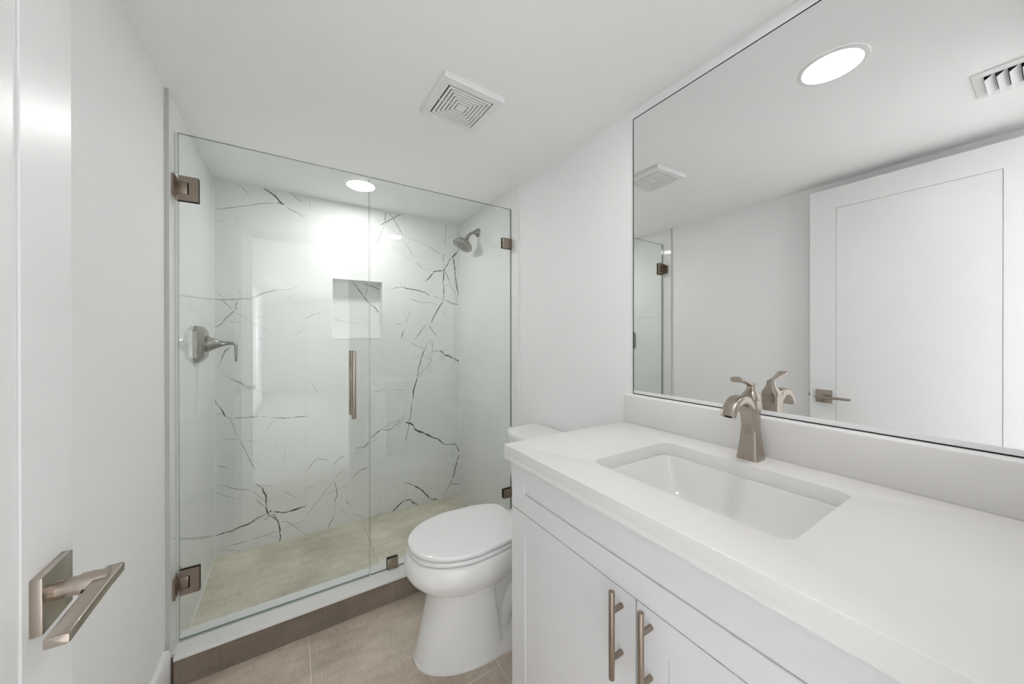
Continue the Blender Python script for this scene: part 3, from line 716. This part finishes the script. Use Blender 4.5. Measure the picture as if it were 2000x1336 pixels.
def hring(d, r, n=3.2, k=48):
    r = r*(1.0 + 1.6*max(0.0, d-0.012)) if d > 0.012 else r
    out = []
    for i in range(k):
        a = 2*PI*i/k + PI/4; c, s_ = math.cos(a), math.sin(a)
        u = math.copysign(abs(c)**(2/n), c)*r; v = math.copysign(abs(s_)**(2/n), s_)*r
        out.append(J + ax*d + ux*u + vx*v)
    return out
mb = MB(); mb.loft([hring(-0.006, 0.010, 2), hring(0.0, 0.0145, 2), hring(0.010, 0.0155, 2), hring(0.016, 0.0125, 2), hring(0.020, 0.014, 2.2), hring(0.034, 0.022, 2.4), hring(0.046, 0.034, 2.6), hring(0.055, 0.045, 2.8), hring(0.066, 0.054, 3), hring(0.078, 0.0595, 3), hring(0.084, 0.0600, 3), hring(0.088, 0.0575, 3)], 0)
hd = mb.build('head', M_shownick, t, o0)
mb = MB(); mb.loft([hring(0.0875, 0.052, 3), hring(0.0895, 0.050, 3)], 0)
for rr, n in ((0.010, 6), (0.020, 12), (0.031, 18), (0.042, 22)):
    for i in range(n):
        a = 2*PI*i/n + rr*40; p = J + ax*0.0885 + ux*rr*math.cos(a) + vx*rr*math.sin(a)
        mb.tube([p, p + ax*0.0035], [0.0024, 0.0016], 8, 1)
mb.build('spray_face', [M_faceplate, M_nozzle], hd, o0)
o0 = (0.0, 2.122, 1.215)
t = thing('shower_valve', o0, 'brushed nickel shower valve with a curved lever on marble wall', 'shower valve')
def vring(x, hy, hz, n=5, k=48, yo=0):
    return [Vector((x, 2.122 + p.x, 1.215 + p.y)) for p in [Vector((q.x, q.y)) for q in sup(0, 0, hy, hz, 0, n, k, 2*PI/96)]]
def oct_ring(x, h, w, c):
    pts = [(-w+c, -h), (w-c, -h), (w, -h+c), (w, h-c), (w-c, h), (-w+c, h), (-w, h-c), (-w, -h+c)]
    return [Vector((x, 2.122 + a, 1.215 + b)) for a, b in pts]
mb = MB(); mb.loft([oct_ring(0.0003, 0.083, 0.083, 0.024), oct_ring(0.013, 0.083, 0.083, 0.024), oct_ring(0.016, 0.079, 0.079, 0.024), oct_ring(0.027, 0.068, 0.068, 0.022), oct_ring(0.031, 0.060, 0.060, 0.021), oct_ring(0.034, 0.057, 0.057, 0.020)], 0)
mb.build('escutcheon', M_shownick, t, o0)
mb = MB(); c = lambda x: (x, 2.122, 1.216)
mb.tube([c(0.033), c(0.042), c(0.0425), c(0.046), c(0.072), c(0.0775)], [0.0375, 0.0375, 0.034, 0.0335, 0.0195, 0.017], 32); mb.build('hub', M_shownick, t, o0)
mb = MB(); mb.tube([c(0.0775), c(0.0785)], 0.0155, 28, 0); rings = []
for (x, z, hw, ht) in ((0.0785, 1.216, 0.0165, 0.0165), (0.088, 1.2165, 0.0135, 0.0130), (0.099, 1.2175, 0.0115, 0.0095), (0.111, 1.2185, 0.0115, 0.0085), (0.123, 1.2185, 0.0120, 0.0080)):
    rings.append([Vector((x, 2.122 + q.x, z + q.y)) for q in sup(0, 0, hw, ht, 0, 2.6, 28)])
cx, cz, R = 0.124, 1.2015, 0.017
for k in range(1, 7):
    a = PI/2 - k*PI/12; th = 0.0078 - 0.0003*k
    rings.append([Vector((cx + math.cos(a)*(R+q.y), 2.122 + q.x, cz + math.sin(a)*(R+q.y))) for q in sup(0, 0, 0.0125, th, 0, 3, 28)])
for (z, th) in ((1.18, 0.0056), (1.155, 0.0048), (1.132, 0.0046)):
    rings.append([Vector((cx + R + q.y, 2.122 + q.x, z)) for q in sup(0, 0, 0.0135, th, 0, 3, 28)])
mb.loft(rings); mb.build('lever', M_shownick, t, o0)

# ------------------------------------------------------------------ ceiling fixtures
def recessed(name, x, y, lens, label, group):
    o0 = (x, y, H); t = thing(name, o0, label, 'ceiling light', group)
    mb = MB(); n = 64; prof = [(0.089, H-0.0002), (0.0885, H-0.0025), (0.084, H-0.0045), (0.076, H-0.0040), (0.0735, H-0.0012)]
    for (r0, z0), (r1, z1) in zip(prof, prof[1:]):
        for i in range(n):
            a, b = 2*PI*i/n, 2*PI*(i+1)/n
            mb.quad([(x+r0*math.cos(a), y+r0*math.sin(a), z0), (x+r1*math.cos(a), y+r1*math.sin(a), z1), (x+r1*math.cos(b), y+r1*math.sin(b), z1), (x+r0*math.cos(b), y+r0*math.sin(b), z0)])
    mb.build('trim_ring', M_plastic, t, o0)
    mb = MB(); mb.loft([[Vector((x+0.0738*math.cos(-2*PI*i/n), y+0.0738*math.sin(-2*PI*i/n), zz)) for i in range(n)] for zz in (H-0.0004, H-0.0014)])
    tag(mb.build('lens', lens, t, o0), 'glowing white lens')
recessed('recessed_light', 0.709, 2.18, M_lens_s, 'glowing round recessed light in the shower ceiling', 'recessed ceiling lights')
recessed('recessed_light', 1.118, 0.40, M_lens_m, 'glowing round recessed light above the vanity, seen in the mirror', 'recessed ceiling lights')

o0 = (0.909, 1.21, H)
t = thing('exhaust_fan', o0, 'square white exhaust fan grille with concentric slots on the ceiling', 'exhaust fan')
R4 = Matrix.Translation(o0) @ Matrix.Rotation(math.radians(2.6), 4, 'Z')
def fanp(p): return R4 @ Vector((p[0], p[1], p[2]))
sq = lambda h: [(-h, -h), (h, -h), (h, h), (-h, h)]
mb = MB()
def sqr(h, z): return [fanp((a, b, z)) for a, b in sq(h)]
mb.loft([sqr(0.118, -0.0003), sqr(0.118, -0.013), sqr(0.115, -0.0185), sqr(0.0895, -0.0205), sqr(0.0885, -0.0185), sqr(0.0885, -0.0003)], cap0=False, cap1=False)
mb.build('fan_frame', M_plastic, t, o0, angle=25)
mb = MB(); hs = [0.0875, 0.0745, 0.0615, 0.0485, 0.0355, 0.0225]; sl = 0.0040
for i, h in enumerate(hs):
    a = h - sl; b_ = (hs[i+1] if i+1 < len(hs) else None)
    if b_: mb.prism(sq(a), [sq(b_)], -0.0200, -0.0160, fanp)
    else: mb.prism(sq(a), [], -0.0200, -0.0160, fanp)
for (x0, x1, y0, y1) in ((-0.0012, 0.0012, -0.088, 0.088), (-0.088, 0.088, -0.0012, 0.0012)):
    mb.prism([(x0, y0), (x1, y0), (x1, y1), (x0, y1)], [], -0.0192, -0.0159, fanp)
mb.build('fan_grille', M_plastic, t, o0, weld=False)
mb = MB(); mb.prism(sq(0.0884), [], -0.0158, -0.0008, fanp); tag(mb.build('fan_shade', M_dark, t, o0), 'black block for the shade behind the slots')  # solid black block painted in as the shade inside the fan

VX0, VX1, VY0, VY1 = 0.455, 0.663, -0.005, 0.163
o0 = (0.56, 0.08, H)
t = thing('air_vent', o0, 'white louvred air vent on the ceiling, seen in the mirror corner', 'air vent')
mb = MB(); ix0, ix1, iy0, iy1 = 0.488, 0.630, 0.016, 0.140
mb.prism([(VX0, VY0), (VX1, VY0), (VX1, VY1), (VX0, VY1)], [[(ix0, iy0), (ix1, iy0), (ix1, iy1), (ix0, iy1)]], H-0.006, H-0.0003, lambda p: p)
mb.build('vent_frame', M_plastic, t, o0)
for k in range(5):
    y = iy0 + 0.014 + k*0.0245
    mb = MB(); mb.box(ix0+0.001, ix1-0.001, -0.0132, 0.0132, -0.0006, 0.0006, mat4=Matrix.Translation((0, y, H-0.0118)) @ Matrix.Rotation(math.radians(-38), 4, 'X'))
    mb.build('vent_louver', M_plastic, t, o0)
mb = MB(); mb.box(ix0, ix1, iy0, iy1, H-0.0012, H-0.0003); mb.build('vent_shade', M_dark, t, o0)  # black sheet under the ceiling stands in for shade inside the vent

# ------------------------------------------------------------------ bathroom door, open against the left wall
XD = 0.0983
mb = MB(); mb.shaker((XD, 0.768, 0.010), (0, -1, 0), (0, 0, 1), (1, 0, 0), 0.755, 2.052, 0.035, (0.112, 0.114, 0.22, 0.113), 0.0025, gap=0.0014)
d = struct(mb.build('door_1', M_door, weld=False), 'open white single panel door with a nickel lever', 'door')
mb = MB(); zc, yc = 0.9155, 0.7045
mb.box(XD, XD+0.0105, yc-0.0355, yc+0.0355, zc-0.0355, zc+0.0355, 0.0012)
hnd = mb.build('door_handle', M_nickel, d); tag(hnd, 'brushed nickel lever handle on a square plate')
mb = MB(); mb.tube([(XD+0.0105, yc, zc), (XD+0.030, yc, zc), (XD+0.030, yc, zc), (XD+0.0405, yc, zc), (XD+0.056, yc, zc)], [0.0118, 0.0118, 0.0135, 0.0135, 0.0120], 28)
mb.tube([(XD+0.036, yc-0.0126, zc-0.0042), (XD+0.036, yc-0.0139, zc-0.0044)], 0.0022, 12, 1)
mb.build('neck', [M_nickel, M_dark], hnd)
mb = MB(); rings = []
for (y, xo, hx, hz) in ((0.728, 0.1545, 0.0065, 0.0058), (0.7265, 0.1535, 0.0092, 0.0064), (0.715, 0.1525, 0.0100, 0.0066), (0.69, 0.1510, 0.0102, 0.0064), (0.62, 0.1508, 0.0100, 0.0062), (0.588, 0.1506, 0.0100, 0.0062), (0.5855, 0.1506, 0.0093, 0.0055), (0.585, 0.1506, 0.0085, 0.0048)):
    rings.append([Vector((xo + a, y, zc + b)) for a, b in rrect(0, 0, hx, hz, 0.0022, 4)])
mb.loft(rings); mb.build('lever', M_nickel, hnd)
mb = MB(); mb.box(0.069, 0.093, 0.7675, 0.7688, zc-0.028, zc+0.028, 0.0003); mb.box(0.075, 0.087, 0.768, 0.776, zc-0.008, zc+0.008, 0.001); mb.build('latch', M_darkmetal, d)

# ------------------------------------------------------------------ mirror
MX = W - 0.006; o0 = (W, 0.44, 1.03)
ZM0, ZM1, YM, e = 1.0292, 2.0884, 0.8853, 0.0026
t = thing('wall_mirror', o0, 'large frameless wall mirror above the vanity backsplash', 'mirror')
mb = MB(); mb.box(MX, W-0.0005, -0.012, YM, ZM0, ZM1); mb.build('mirror_glass', M_mirror, t, o0)
mb = MB()
mb.box(MX-0.0006, W-0.0006, YM, YM+e, ZM0-0.0028, ZM1+e); mb.box(MX-0.0006, W-0.0006, -0.012, YM, ZM0-0.0028, ZM0); mb.box(MX-0.0006, W-0.0006, -0.012, YM, ZM1, ZM1+e)
tag(mb.build('mirror_edge', M_dark, t, o0), 'thin black mirror edge')
mb = MB(); mb.box(MX-0.0016, MX-0.0001, -0.012, YM-0.001, ZM0, ZM0+0.0118, 0.0004); tag(mb.build('bottom_channel', M_white_edge, t, o0), 'white strip along the bottom of the mirror')

# ------------------------------------------------------------------ vanity
o0 = (1.22, 0.45, 0)
t = thing('vanity_cabinet', o0, 'white shaker vanity cabinet under the quartz countertop', 'vanity cabinet')
CF = 0.945
mb = MB(); mb.prism([(CF+0.019, 0.09), (CF+0.019, 0.8725), (W-0.002, 0.8725), (W-0.002, 0.0), (CF+0.075, 0.0), (CF+0.075, 0.09)], [], 0.8925, 0.9105, lambda p: (p[0], p[2], p[1]))
mb.prism([(CF+0.019, 0.09), (CF+0.019, 0.8725), (W-0.002, 0.8725), (W-0.002, 0.0), (CF+0.075, 0.0), (CF+0.075, 0.09)], [], -0.013, 0.005, lambda p: (p[0], p[2], p[1]))
mb.box(CF+0.019, W-0.002, 0.005, 0.8925, 0.09, 0.108); mb.box(CF+0.075, CF+0.09, 0.005, 0.8925, 0.0, 0.09)
mb.box(CF+0.019, CF+0.037, 0.005, 0.8925, 0.700, 0.745); mb.box(CF+0.019, CF+0.037, 0.425, 0.475, 0.108, 0.700)
mb.box(CF+0.019, CF+0.037, 0.005, 0.8925, 0.85, 0.8725); mb.box(W-0.012, W-0.002, 0.005, 0.8925, 0.108, 0.8725)
mb.build('cabinet_body', M_cab, t, o0)
U, V_, Nn = (0, -1, 0), (0, 0, 1), (-1, 0, 0)
mb = MB(); mb.shaker((CF, 0.9110, 0.7275), U, V_, Nn, 0.9225, 0.1445, 0.0185, (0.0650, 0.0650, 0.0555, 0.0460), 0.004); mb.build('drawer_front', M_cab, t, o0, weld=False)
for (y1, y0, st) in ((0.9110, 0.4515, (0.0695, 0.0665)), (0.4485, -0.0115, (0.0665, 0.0695))):
    mb = MB(); mb.shaker((CF, y1, 0.095), U, V_, Nn, y1-y0, 0.6300, 0.0185, (st[0], st[1], 0.067, 0.066), 0.004)
    dr = mb.build('cabinet_door', M_cab, t, o0, weld=False)
    yb = 0.4860 if y0 > 0.2 else 0.4165
    zc = 0.6425 if y0 > 0.2 else 0.6465
    mb = MB(); mb.cyl((CF-0.030, yb, zc-0.089), (CF-0.030, yb, zc+0.089), 0.0060, 24, bev=0.0008)
    for dz in (-0.048, 0.048): mb.cyl((CF+0.0002, yb, zc+dz), (CF-0.027, yb, zc+dz), 0.0052, 20)
    tag(mb.build('bar_handle', M_bronze, dr, o0), 'dark brushed nickel bar handle')

ZC = 0.9163; CX0, CY1 = 0.9235, 0.9218
SX0, SX1, SY0, SY1 = 1.0430, 1.3660, 0.2320, 0.6700
scx, scy, shx, shy = (SX0+SX1)/2, (SY0+SY1)/2, (SX1-SX0)/2, (SY1-SY0)/2
mb = MB()
hole = rrect(scx, scy, shx, shy, 0.028, 8)
mb.prism([(CX0, -0.0145), (W-0.0005, -0.0145), (W-0.0005, CY1), (CX0, CY1)], [hole], ZC-0.030, ZC, lambda p: p)
def softedge(b):
    es = [e for e in b.edges if len(e.link_faces) == 2 and e.calc_face_angle(0) > 1.0 and all(abs(v.co.z-ZC) < 1e-5 for v in e.verts)]
    es += [e for e in b.edges if len(e.link_faces) == 2 and all(abs(v.co.x-CX0) < 1e-5 and abs(v.co.y-CY1) < 1e-5 for v in e.verts)]
    bmesh.ops.bevel(b, geom=es, offset=0.0022, segments=3, profile=0.5, affect='EDGES')
softedge(mb.bm)
mb.box(CX0, CX0+0.02, -0.0145, CY1, ZC-0.0425, ZC-0.0299); mb.box(CX0+0.02, W-0.0005, CY1-0.0085, CY1, ZC-0.0425, ZC-0.0299)
tag(mb.build('countertop', M_quartz, None, (1.2, 0.45, ZC-0.03), weld=False), 'white quartz vanity countertop with a rectangular sink cutout', 'countertop')
mb = MB(); mb.box(W-0.0200, W-0.0005, -0.0145, CY1, ZC+0.0002, ZC+0.1030, 0.0010)
bk = tag(mb.build('backsplash', M_splash, None, (W, 0.45, ZC)), 'low white quartz backsplash strip beneath the mirror', 'backsplash')
mb = MB(); mb.prism([(W-0.0185, ZC+0.1030), (W-0.0180, ZC+0.1048), (W-0.0090, ZC+0.1095), (W-0.0006, ZC+0.1098), (W-0.0006, ZC+0.1030)], [], -0.012, 0.9195, lambda q: (q[0], q[2], q[1]))
mb.build('caulk_bead', M_white_edge, bk, (W, 0.45, ZC))

o0 = (scx, scy, 0.70)
t = thing('sink', o0, 'white rectangular undermount porcelain sink below the faucet', 'sink')
def srr(hx, hy, r, z): return [Vector((a, b, z)) for a, b in rrect(scx, scy, hx, hy, r, 8)]
ZR = ZC-0.0302
mb = MB(); mb.loft([srr(shx+0.020, shy+0.020, 0.04, ZR-0.012), srr(shx+0.020, shy+0.020, 0.04, ZR), srr(shx+0.004, shy+0.004, 0.031, ZR), srr(shx+0.004, shy+0.004, 0.031, ZR-0.009), srr(shx-0.001, shy-0.001, 0.032, ZR-0.0115), srr(shx-0.003, shy-0.005, 0.036, ZR-0.030), srr(shx-0.008, shy-0.014, 0.042, ZR-0.062), srr(shx-0.014, shy-0.026, 0.048, ZR-0.090), srr(shx-0.024, shy-0.045, 0.052, ZR-0.110), srr(shx-0.042, shy-0.075, 0.052, ZR-0.123), srr(shx-0.07, shy-0.115, 0.05, ZR-0.129), srr(0.024, 0.024, 0.0239, ZR-0.133)], cap0=False, cap1=True)
mb.loft([srr(shx+0.020, shy+0.020, 0.04, ZR-0.012), srr(shx+0.006, shy+0.006, 0.05, ZR-0.06), srr(shx-0.01, shy-0.02, 0.05, ZR-0.12), srr(shx-0.06, shy-0.1, 0.05, ZR-0.142)], cap0=False)
mb.build('basin', M_porc, t, o0, angle=50)
mb = MB(); mb.tube([(scx, scy, ZR-0.1332), (scx, scy, ZR-0.1310), (scx, scy, ZR-0.1300)], [0.0235, 0.0230, 0.0190], 32); mb.build('drain', M_chrome, t, o0)

# ------------------------------------------------------------------ faucet
FX, FY = 1.4240, 0.4510; o0 = (FX, FY, ZC)
t = thing('faucet', o0, 'brushed nickel arched single lever faucet on the countertop', 'faucet')
def fring(x, z, hx, hy, n=7): return sup(x, FY, hx, hy, z, n, 40, PI/40)
mb = MB(); mb.loft([fring(FX, ZC+0.0002, 0.0275, 0.0268), fring(FX, ZC+0.004, 0.0272, 0.0265), fring(FX+0.0005, ZC+0.03, 0.0232, 0.0235), fring(FX+0.001, ZC+0.06, 0.0192, 0.0205), fring(FX+0.001, ZC+0.085, 0.0168, 0.0188), fring(FX+0.001, ZC+0.10, 0.0166, 0.0184), fring(FX+0.001, ZC+0.12, 0.0178, 0.0186), fring(FX+0.001, ZC+0.145, 0.0200, 0.0197), fring(FX+0.001, 1.0770, 0.0212, 0.0207)])
mb.build('body', M_nickel, t, o0)
path = [(1.4235, 0.985, 0.0175, 0.0188), (1.4215, 1.010, 0.0170, 0.0184), (1.4165, 1.032, 0.0168, 0.0182), (1.4075, 1.052, 0.0160, 0.0181), (1.3950, 1.068, 0.0148, 0.0180), (1.3800, 1.0780, 0.0134, 0.0179), (1.3640, 1.0818, 0.0125, 0.0178), (1.3470, 1.0808, 0.0118, 0.0176), (1.3310, 1.0750, 0.0113, 0.0173), (1.3180, 1.0655, 0.0110, 0.0170), (1.3085, 1.0545, 0.0108, 0.0167), (1.3035, 1.0440, 0.0108, 0.0165)]
rings = []
for i, (x, z, d_, w_) in enumerate(path):
    a, b = path[max(i-1, 0)], path[min(i+1, len(path)-1)]
    tx, tz = b[0]-a[0], b[1]-a[1]; ln = math.hypot(tx, tz); nx, nz = -tz/ln, tx/ln
    rings.append([Vector((x + nx*q.x, FY + q.y, z + nz*q.x)) for q in sup(0, 0, d_, w_, 0, 4.5, 40, PI/40)])
mb = MB(); mb.loft(rings); sp_ = mb.build('spout', M_nickel, t, o0)
mb = MB(); mb.tube([(1.3036, FY, 1.0447), (1.3029, FY, 1.0427)], 0.0085, 20); mb.build('aerator', M_dark, sp_, o0)
mb = MB(); mb.loft([fring(FX+0.001, 1.0770, 0.0185, 0.018), fring(FX+0.001, 1.0783, 0.0185, 0.018)])
mb.loft([fring(FX+0.001, 1.0783, 0.0212, 0.0207, 5), fring(FX+0.001, 1.0830, 0.0214, 0.0209, 5), fring(FX+0.0015, 1.0890, 0.0200, 0.0195, 4), fring(FX+0.003, 1.0965, 0.0160, 0.0155, 3.5), fring(FX+0.004, 1.1030, 0.0122, 0.0122, 3), fring(FX+0.0045, 1.1090, 0.0104, 0.0104, 3), fring(FX+0.0045, 1.1155, 0.0098, 0.0098, 3), fring(FX+0.0035, 1.1205, 0.0080, 0.0085, 3)])
cap = mb.build('handle_cap', M_nickel, t, o0)
mb = MB(); rings = []
for (x, z, hz, hy) in ((1.4340, 1.1130, 0.0050, 0.0070), (1.4240, 1.1165, 0.0058, 0.0082), (1.4100, 1.1210, 0.0052, 0.0084), (1.3950, 1.1252, 0.0046, 0.0086), (1.3800, 1.1290, 0.0044, 0.0096), (1.3650, 1.1326, 0.0052, 0.0116), (1.3530, 1.1350, 0.0066, 0.0136), (1.3435, 1.1360, 0.0074, 0.0140), (1.3420, 1.1360, 0.0068, 0.0134)):
    rings.append([Vector((x + q.x*0.25, FY + q.y, z + q.x)) for q in sup(0, 0, hz, hy, 0, 3, 28)])
mb.loft(rings); mb.build('lever', M_nickel, cap, o0)

# ------------------------------------------------------------------ toilet
TY = 1.315; o0 = (1.1, TY, 0)
t = thing('toilet', o0, 'white porcelain toilet with closed lid between vanity and shower', 'toilet')
def egg(xf, xm, xb, hw, hwb, z, nf=2.15, nb=4.0, k=72, yo=0.0):
    out = []
    for i in range(k):
        a = 2*PI*(i+0.5)/k; c, s_ = math.cos(a), math.sin(a)
        if c < 0:
            x = xm - (xm-xf)*abs(c)**(2/nf); y = hw*math.copysign(abs(s_)**(2/nf), s_)
        else:
            x = xm + (xb-xm)*abs(c)**(2/nb); q = (x-xm)/(xb-xm)
            y = hw*math.copysign(abs(s_)**(2/nb), s_)*(1-(1-hwb/hw)*q*q)
        out.append(Vector((x, TY + y + yo, z)))
    return out
mb = MB()
mb.loft([egg(0.822, 0.97, 1.20, 0.120, 0.10, 0.262, nb=3), egg(0.818, 0.97, 1.22, 0.124, 0.105, 0.272, nb=3), egg(0.800, 0.965, 1.235, 0.138, 0.11, 0.286, nb=3), egg(0.766, 0.962, 1.25, 0.160, 0.12, 0.306, nb=3), egg(0.741, 0.965, 1.26, 0.176, 0.125, 0.330, nb=3), egg(0.7285, 0.967, 1.265, 0.1835, 0.13, 0.352, nb=3), egg(0.7265, 0.968, 1.265, 0.1845, 0.13, 0.366, nb=3), egg(0.7295, 0.97, 1.265, 0.1825, 0.13, 0.384, nb=3), egg(0.7365, 0.97, 1.262, 0.178, 0.13, 0.406, nb=3), egg(0.7420, 0.97, 1.235, 0.1740, 0.125, 0.4115, nb=3), egg(0.7475, 0.97, 1.23, 0.1685, 0.122, 0.4150, nb=3)])
mb.loft([egg(0.7615, 1.01, 1.085, 0.145, 0.145, 0.0, 2.0, 9), egg(0.7615, 1.01, 1.085, 0.145, 0.145, 0.010, 2.0, 9), egg(0.7645, 1.01, 1.084, 0.1425, 0.1425, 0.0115, 2.0, 9), egg(0.770, 1.01, 1.080, 0.141, 0.141, 0.040, 2.0, 9), egg(0.786, 1.0, 1.070, 0.136, 0.136, 0.100, 2.05, 9), egg(0.803, 0.985, 1.062, 0.130, 0.130, 0.170, 2.1, 9), egg(0.815, 0.97, 1.056, 0.125, 0.125, 0.225, 2.2, 9), egg(0.821, 0.96, 1.055, 0.124, 0.124, 0.250, 2.3, 9), egg(0.818, 0.965, 1.065, 0.128, 0.128, 0.280, 2.3, 9), egg(0.822, 0.97, 1.075, 0.130, 0.130, 0.300, 2.3, 9)])
rb = lambda x0, x1, hw, z, n=6: sup((x0+x1)/2, TY, (x1-x0)/2, hw, z, n, 48, PI/48)
mb.loft([rb(1.00, 1.36, 0.145, 0.0), rb(1.00, 1.36, 0.145, 0.030), rb(1.00, 1.36, 0.140, 0.046), rb(0.95, 1.352, 0.112, 0.062), rb(0.95, 1.352, 0.105, 0.09), rb(0.95, 1.36, 0.100, 0.20), rb(0.95, 1.37, 0.105, 0.25), rb(0.95, 1.38, 0.112, 0.29), rb(0.95, 1.39, 0.118, 0.33)])
for s_ in (-1, 1):
    mb.tube([(1.10, TY+s_*0.082, 0.075), (1.115, TY+s_*0.086, 0.14), (1.15, TY+s_*0.088, 0.205), (1.20, TY+s_*0.09, 0.235), (1.26, TY+s_*0.088, 0.215), (1.30, TY+s_*0.084, 0.15), (1.31, TY+s_*0.08, 0.08)], [0.03, 0.036, 0.04, 0.042, 0.042, 0.04, 0.034], 20)
mb.loft([rb(1.20, 1.475, 0.105, 0.30, 5), rb(1.20, 1.478, 0.108, 0.36, 5), rb(1.21, 1.478, 0.110, 0.40, 5), rb(1.21, 1.478, 0.110, 0.412, 5), rb(1.22, 1.474, 0.106, 0.4160, 5)])
mb.build('bowl', M_porc, t, o0, angle=42)
mb = MB()
def pad(xf, hw, xb, hwb, z0, z1, nb, dome=0.0):
    E = lambda d, z: egg(xf+d, 0.975, xb-d, hw-d, hwb-d, z, nb=nb)
    r = [E(0.0030, z0), E(0.0008, z0+0.0014), E(0.0, z0+0.004), E(0.0, z1-0.006), E(0.0015, z1-0.0028), E(0.005, z1-0.0008), E(0.010, z1)]
    if dome: r += [E(0.04, z1+dome*0.5), E(0.09, z1+dome*0.9)]
    return r
mb.loft(pad(0.7440, 0.1730, 1.198, 0.123, 0.4196, 0.4368, 6)); mb.build('seat', M_seat, t, o0)
mb = MB(); mb.loft(pad(0.7422, 0.1748, 1.200, 0.127, 0.4408, 0.4580, 8, 0.003)); mb.build('lid', M_seat, t, o0, angle=50)
for s_ in (-1, 1):
    mb = MB(); mb.box(1.196, 1.226, TY+s_*0.070-0.014, TY+s_*0.070+0.014, 0.4162, 0.438, 0.005, 3); mb.build('lid_hinge', M_seat, t, o0)
mb = MB(); mb.loft([rb(1.300, 1.476, 0.150, 0.4162, 7), rb(1.294, 1.478, 0.164, 0.45, 7), rb(1.282, 1.480, 0.190, 0.62, 7), rb(1.278, 1.480, 0.200, 0.740, 7)]); mb.build('tank', M_porc, t, o0)
def lidring(off, z):
    pts = []
    xb, hw = 1.480-off*0.4, 0.210-off
    pts += [(xb, -hw), (xb, hw)]
    for i in range(25):
        s_ = 1 - 2*i/24; e_ = 0.020*abs(s_)**8
        pts.append((1.258+off + 0.028*s_*s_ + e_, hw*s_))
    return [Vector((a, TY+b, z)) for a, b in pts]
mb = MB(); mb.loft([lidring(0.006, 0.7402), lidring(0.001, 0.744), lidring(0.0, 0.756), lidring(0.0, 0.772), lidring(0.003, 0.780), lidring(0.010, 0.7845), lidring(0.03, 0.786)]); mb.build('tank_lid', M_porc, t, o0, angle=40)
